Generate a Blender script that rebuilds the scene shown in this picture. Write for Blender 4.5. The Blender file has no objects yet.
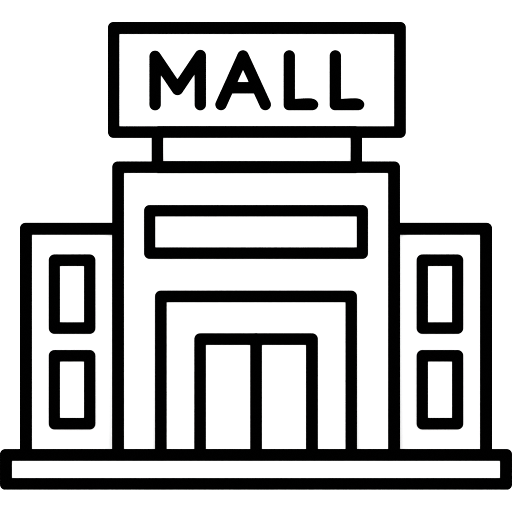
import bpy, bmesh, math

# ---------------------------------------------------------------- camera, world, exposure
S = 0.025          # metres per photo pixel on the plane y = 0 (512 px across = 12.8 m)
D = 200.0          # a long lens far away: the facade is seen square-on
ZC = 0.30          # camera height above the ground
scene = bpy.context.scene
cd = bpy.data.cameras.new("camera"); cam = bpy.data.objects.new("camera", cd)
scene.collection.objects.link(cam); scene.camera = cam
cam.location = (0, -D, ZC); cam.rotation_euler = (math.pi/2, 0, 0)
cd.sensor_width = 36; cd.lens = 36*D/(512*S)
cd.shift_y = ((489.7-256)*S - ZC)/(512*S)
cd.clip_start = 1; cd.clip_end = 5000
w = bpy.data.worlds.new("World"); scene.world = w; w.use_nodes = True
bg = w.node_tree.nodes["Background"]; bg.inputs[0].default_value = (1, 1, 1, 1); bg.inputs[1].default_value = 1.0
vs = scene.view_settings; vs.view_transform = 'Standard'; vs.look = 'None'; vs.exposure = 1.1; vs.gamma = 1
try: scene.cycles.use_adaptive_sampling = False; scene.cycles.use_denoising = True
except Exception: pass

# ---------------------------------------------------------------- materials
def material(name, a, b, scale, rough=0.9, bump=0.0):
    m = bpy.data.materials.new(name); m.use_nodes = True
    nt = m.node_tree; p = nt.nodes["Principled BSDF"]
    tc = nt.nodes.new("ShaderNodeTexCoord"); n = nt.nodes.new("ShaderNodeTexNoise")
    n.inputs["Scale"].default_value = scale; n.inputs["Detail"].default_value = 5
    r = nt.nodes.new("ShaderNodeValToRGB")
    r.color_ramp.elements[0].position = .35; r.color_ramp.elements[1].position = .65
    r.color_ramp.elements[0].color = (*a, 1); r.color_ramp.elements[1].color = (*b, 1)
    nt.links.new(tc.outputs["Object"], n.inputs["Vector"]); nt.links.new(n.outputs["Fac"], r.inputs[0])
    nt.links.new(r.outputs[0], p.inputs["Base Color"])
    p.inputs["Roughness"].default_value = rough; p.inputs["Specular IOR Level"].default_value = 0.0
    if bump:
        bm_ = nt.nodes.new("ShaderNodeBump"); bm_.inputs["Strength"].default_value = bump; bm_.inputs["Distance"].default_value = .005
        nt.links.new(n.outputs["Fac"], bm_.inputs["Height"]); nt.links.new(bm_.outputs[0], p.inputs["Normal"])
    return m
WHITE = material("white_render", (.86,)*3, (.88,)*3, 30, .9, .02)
PANE = material("white_glazing", (.87,)*3, (.88,)*3, 3, .6)
GROUND = material("white_ground", (.86,)*3, (.88,)*3, .5)
BLACK = material("black_trim", (0, 0, 0), (.00004,)*3, 8)

# ---------------------------------------------------------------- helpers
def P(px, py, y):
    """real position of a photo point lying on the vertical plane at depth y"""
    k = (D+y)/D
    return ((px-256)*S*k, ZC + ((489.7-py)*S - ZC)*k)
def link(name, bm, mat, parent=None):
    bmesh.ops.recalc_face_normals(bm, faces=bm.faces)
    me = bpy.data.meshes.new(name); bm.to_mesh(me); bm.free(); me.materials.append(mat)
    o = bpy.data.objects.new(name, me); scene.collection.objects.link(o)
    if parent:
        o.parent = parent
        root = parent
        off = [0, 0, 0]
        while root:
            off = [a+b for a, b in zip(off, root.location)]; root = root.parent
        for v in me.vertices: v.co.x -= off[0]; v.co.y -= off[1]; v.co.z -= off[2]
    return o
def thing(name, loc, label, cat, group=None):
    o = bpy.data.objects.new(name, None); scene.collection.objects.link(o)
    o.location = loc; o["label"] = label; o["category"] = cat
    o.empty_display_size = .3
    if group: o["group"] = group
    return o
def prism(bm, pts, y0, y1):
    """pts: (x, z) outline -> solid from y0 (front) to y1 (back)"""
    f = [bm.verts.new((x, y0, z)) for x, z in pts]; b = [bm.verts.new((x, y1, z)) for x, z in pts]
    n = len(pts)
    bm.faces.new(f); bm.faces.new(b[::-1])
    for i in range(n):
        j = (i+1) % n; bm.faces.new((f[i], b[i], b[j], f[j]))
def box(bm, x0, x1, y0, y1, z0, z1):
    prism(bm, [(x0, z0), (x1, z0), (x1, z1), (x0, z1)], y0, y1)
def arc(cx, cz, r, a0, a1, n=12):
    return [(cx+r*math.cos(math.radians(a0+(a1-a0)*i/n)), cz+r*math.sin(math.radians(a0+(a1-a0)*i/n))) for i in range(n+1)]
def ring(bm, o, i, y0, y1, r=5.6):
    """closed frame; o / i = outer and inner (x0, top, x1, bottom) in photo px on plane y0. Rounded outer, square inner corners"""
    ax, az = P(o[0], o[3], y0); bx, bz = P(o[2], o[1], y0); cx, cz = P(i[0], i[3], y0); dx, dz = P(i[2], i[1], y0)
    r *= S*(D+y0)/D
    cs = [arc(ax+r, az+r, r, 180, 270), arc(bx-r, az+r, r, 270, 360), arc(bx-r, bz-r, r, 0, 90), arc(ax+r, bz-r, r, 90, 180)]
    inn = [(cx, cz), (dx, cz), (dx, dz), (cx, dz)]
    mk = lambda p, y: bm.verts.new((p[0], y, p[1]))
    of = [[mk(p, y0) for p in c] for c in cs]; ob = [[mk(p, y1) for p in c] for c in cs]
    jf = [mk(p, y0) for p in inn]; jb = [mk(p, y1) for p in inn]
    for k in range(4):
        n = (k+1) % 4
        for a, b in zip(range(12), range(1, 13)):
            bm.faces.new((jf[k], of[k][a], of[k][b])); bm.faces.new((jb[k], ob[k][b], ob[k][a]))
            bm.faces.new((of[k][a], ob[k][a], ob[k][b], of[k][b]))
        bm.faces.new((jf[k], of[k][-1], of[n][0], jf[n])); bm.faces.new((jb[n], ob[n][0], ob[k][-1], jb[k]))
        bm.faces.new((of[k][-1], ob[k][-1], ob[n][0], of[n][0]))
        bm.faces.new((jf[k], jf[n], jb[n], jb[k]))
def arch(bm, o, i, zb, y0, y1, r=5.8, r_in=0):
    """open-bottomed frame down to height zb; o / i = (x0, top, x1)"""
    ax, bz = P(o[0], o[1], y0); bx, _ = P(o[2], o[1], y0); cx, dz = P(i[0], i[1], y0); dx, _ = P(i[2], i[1], y0)
    r *= S*(D+y0)/D
    pts = [(ax, zb)] + arc(ax+r, bz-r, r, 180, 90) + arc(bx-r, bz-r, r, 90, 0) + [(bx, zb), (dx, zb), (dx, dz), (cx, dz), (cx, zb)]
    # two halves so that every face stays simple
    mx = (ax+bx)/2
    prism(bm, [(ax, zb)] + arc(ax+r, bz-r, r, 180, 90) + [(mx, bz), (mx, dz), (cx, dz), (cx, zb)], y0, y1)
    prism(bm, arc(bx-r, bz-r, r, 90, 0) + [(bx, zb), (dx, zb), (dx, dz), (mx, dz), (mx, bz)], y0, y1)

Z1 = P(0, 449.2, -1.5)[1]     # top of the platform, where the building stands

# ---------------------------------------------------------------- the ground
bm = bmesh.new(); box(bm, -900, 900, -190, 1500, -.5, 0)
g = link("ground", bm, GROUND); g["kind"] = "structure"; g["label"] = "blank white ground"

# ---------------------------------------------------------------- platform
YS, YE = -1.5, 5.5
pf = thing("platform", (0, 2, 0), "long low white slab outlined in thick black, running under the whole building", "platform")
bm = bmesh.new(); x0, z0 = P(4, 486, YS+.05); x1, z1 = P(508, 453, YS+.05)
box(bm, x0, x1, YS+.03, YE, z0, z1)
link("slab", bm, WHITE, pf)
bm = bmesh.new()
ring(bm, (-0.3, 448.85, 512.3, 489.95), (12.0, 460.9, 500.0, 477.95), YS, YS+.2)
X0, _ = P(0.1, 0, YS); X1, _ = P(511.9, 0, YS)
box(bm, X0+.16, X1-.16, YS+.2, YE, Z1-.14, Z1)                   # black top edge course, seen from the sides
o = link("outline", bm, BLACK, pf)
bm = bmesh.new(); box(bm, X0+.17, X1-.17, YS+.25, YE-.05, Z1-.05, Z1+.004)
link("deck", bm, WHITE, pf)
ZD = Z1+.004

# ---------------------------------------------------------------- the building
mb = thing("mall_building", (0, 2, ZD), "white mall building outlined in black with tall centre block, low wings and double doors", "building")
# centre block
YM, YB = 0.0, 4.6
bm = bmesh.new(); mx0, mz1 = P(115, 164.2, YM); mx1, _ = P(397.2, 0, YM)
box(bm, mx0, mx1, YM+.035, YB, ZD, mz1)
blk = link("centre_block", bm, WHITE, mb)
bm = bmesh.new()
arch(bm, (112.0, 161.2, 400.2), (124.05, 173.0, 388.1), ZD, YM, YM+.22)
arch(bm, (112.4, 161.6, 399.8), (123.8, 172.9, 388.3), ZD, YB-.18, YB+.02)
xa, zt = P(157.4, 168, YM-.003); xb, z0 = P(356.3, 173.2, YM-.003)
box(bm, xa, xb, YM-.003, YM+.1, z0, zt)
zt = P(0, 161.5, YM)[1]
for a, b in ((112.3, 117.5), (394.7, 399.9)):
    xa, xb = P(a, 0, YM)[0], P(b, 0, YM)[0]
    box(bm, xa+.003, xb-.003, YM+.22, YB-.18, zt-.26, zt-.13)
link("outline", bm, BLACK, blk)
# wings
YW, YWB = 0.25, 4.2
for s in (0, 1):
    fl = (lambda p: p) if not s else (lambda p: 512-p)
    def span(a, b, y):
        u, v = P(fl(a), 0, y)[0], P(fl(b), 0, y)[0]; return min(u, v), max(u, v)
    bm = bmesh.new(); xa, xb = span(23, 120, YW); zt = P(0, 226, YW)[1]
    if not s: xb = mx0
    else: xa = mx1
    box(bm, xa, xb, YW+.035, YWB, ZD, zt)
    wg = link("wing", bm, WHITE, mb)
    bm = bmesh.new()
    for yf, yk in ((YW, YW+.22), (YWB-.18, YWB+.02)):
        sg = 1 if not s else -1
        xo, zo = P(fl(19.72), 222.55, YW); xi, zi = P(fl(32.0), 234.8, YW)
        r = 5.8*S
        xm = mx0 if not s else mx1
        cor = [(xo+sg*(r - r*math.cos(math.radians(t))), zo-r+r*math.sin(math.radians(t))) for t in range(0, 91, 9)]
        prism(bm, [(xo, ZD)] + cor + [(xm, zo), (xm, zi), (xi, zi), (xi, ZD)], yf, yk)
    xa, xb = span(20.1, 25, YW)
    box(bm, xa+.003, xb-.003, YW+.22, YWB-.18, zo-.26, zo-.13)
    link("outline", bm, BLACK, wg)
    # windows: the frame is the part, the pane its sub-part
    for (t, ti, bi, b, where) in ((254.4, 266.1, 322.2, 333.9, "upper"), (350.0, 361.6, 417.8, 429.5, "lower")):
        a, ai, ci, c = sorted(fl(v) for v in (48.75, 60.0, 83.95, 95.3))
        bm = bmesh.new(); ring(bm, (a-.1, t-.1, c+.12, b+.05), (ai, ti, ci, bi), YW-.02, YW+.033, 5.8)
        wf = link("window", bm, BLACK, mb)
        bm = bmesh.new(); xa, za = P(ai-1, bi+1, YW+.005); xb, zb = P(ci+1, ti-1, YW+.005)
        box(bm, xa, xb, YW+.005, YW+.032, za, zb)
        link("pane", bm, PANE, wf)
# blank fascia panel over the entrance
bm = bmesh.new(); xa, za = P(154, 248.5, -.02); xb, zb = P(358, 215, -.02)
box(bm, xa, xb, -.02, .033, za, zb)
fp = link("fascia_panel", bm, WHITE, mb)
bm = bmesh.new(); ring(bm, (143.95, 204.95, 368.1, 258.9), (155.35, 216.5, 356.7, 247.3), -.045, .032, 5.6)
link("frame", bm, BLACK, fp)
# entrance surround
bm = bmesh.new(); xa, _ = P(160, 0, -.10); xb, zt = P(352, 296, -.10)
box(bm, xa, xb, -.10, .033, ZD, zt)
es = link("entrance_surround", bm, WHITE, mb)
bm = bmesh.new(); arch(bm, (154.9, 290.5, 357.1), (166.7, 302.3, 345.45), ZD, -.13, .032)
link("frame", bm, BLACK, es)
# double doors
bm = bmesh.new(); arch(bm, (194.25, 333.2, 317.95), (205.95, 345.0, 305.95), ZD, -.16, -.102)
xa, zt = P(250.2, 333.0, -.165); xb, _ = P(262.0, 0, -.165); r = (xb-xa)/2
prism(bm, [(xa, ZD)] + arc(xa+r, zt-r, r, 180, 0, 24) + [(xb, ZD)], -.165, -.103)
df = link("door_frame", bm, BLACK, mb)
for a, b in ((205, 251), (261, 307)):
    bm = bmesh.new(); xa, _ = P(a, 0, -.13); xb, zt = P(b, 344, -.13)
    box(bm, xa, xb, -.13, -.104, ZD, zt)
    link("door", bm, PANE, mb)

# ---------------------------------------------------------------- the rooftop sign
YG = 0.24
zr = mz1
sg = thing("rooftop_sign", (0, YG+.4, zr), "wide white sign reading MALL in rounded black capitals, standing on the centre block's roof", "sign")
bm = bmesh.new(); xa, za = P(111, 135, YG); xb, zb = P(403, 25, YG)
box(bm, xa, xb, YG+.03, YG+.75, za, zb)
pn = link("sign_panel", bm, WHITE, sg)
bm = bmesh.new(); ring(bm, (107.75, 21.75, 406.05, 137.85), (119.4, 34.05, 394.1, 126.2), YG, YG+.16)
xa, zt = P(157.4, 125.95, YG-.003); xb, z0 = P(356.3, 130, YG-.003)
box(bm, xa, xb, YG-.003, YG+.1, z0, zt)                          # slightly raised lip where the base is bolted on
link("frame", bm, BLACK, pn)
bm = bmesh.new(); xa, zb = P(154, 137.4, YG+.1); xb, _ = P(360, 0, YG+.1)
box(bm, xa, xb, YG+.045, YG+.7, zr, za-.003)
pd = link("sign_base", bm, WHITE, sg)
bm = bmesh.new()
for a, b in ((151.45, 163.2), (350.55, 362.25)):
    xa, zt = P(a, 137, YG+.02); xb, _ = P(b, 0, YG+.02)
    box(bm, xa, xb, YG+.02, YG+.044, zr, zt)
xa, zt = P(163.1, 160.95, YG+.02); xb, _ = P(350.65, 0, YG+.02)
box(bm, xa, xb, YG+.02, YG+.044, zr, zt)
link("outline", bm, BLACK, pd)

def capsule(bm, p, q, y0, y1, r=5.82):
    (ax, az), (bx, bz) = P(*p, YG), P(*q, YG); R = r*S*(D+YG)/D
    t = math.degrees(math.atan2(bz-az, bx-ax))
    prism(bm, arc(bx, bz, R, t-90, t+90, 20) + arc(ax, az, R, t+90, t+270, 20), y0, y1)
def letter(strokes, extra=None, label=None):
    bm = bmesh.new()
    for k, (p, q) in enumerate(strokes):
        capsule(bm, p, q, YG+.012-.002*k, YG+.029)
    if extra: prism(bm, [P(x, y, YG) for x, y in extra], YG+.01, YG+.029)
    o = link("letter", bm, BLACK, sg); o["label"] = label
letter([((155.1, 56.3), (155.1, 104.6)), ((155.1, 56.3), (177.5, 89.4)), ((177.5, 89.4), (200.3, 55.5)), ((200.3, 55.5), (200.3, 104.6))], label="black letter M with round stroke ends")
letter([((221.0, 104.5), (243.0, 55.9)), ((243.0, 55.9), (265.3, 104.5)), ((231, 87.7), (255.5, 87.7))], label="black letter A with round stroke ends")
def ell(cx, label):
    q = 5.8
    pts = [(cx+q*math.cos(math.radians(t)), 55.85-q*math.sin(math.radians(t))) for t in range(180, -1, -9)]
    pts += [(cx+q, 98.85), (cx+9.5, 98.5), (cx+15, 98.2), (cx+20, 98.15), (cx+22.5, 98.3), (cx+24.6, 98.85), (cx+26.5, 99.85), (cx+28.0, 101.3), (cx+28.9, 103.0), (cx+29.15, 104.5), (cx+28.7, 106.6), (cx+27.6, 108.3), (cx+26, 109.6), (cx+23.6, 110.3)]
    pts += [(cx-q+5.4-5.4*math.sin(math.radians(t)), 104.9+5.4*math.cos(math.radians(t))) for t in range(0, 91, 10)]
    letter([], pts, label)
ell(289.3, "black letter L, third letter of the word")
ell(335.35, "black letter L, last letter of the word")
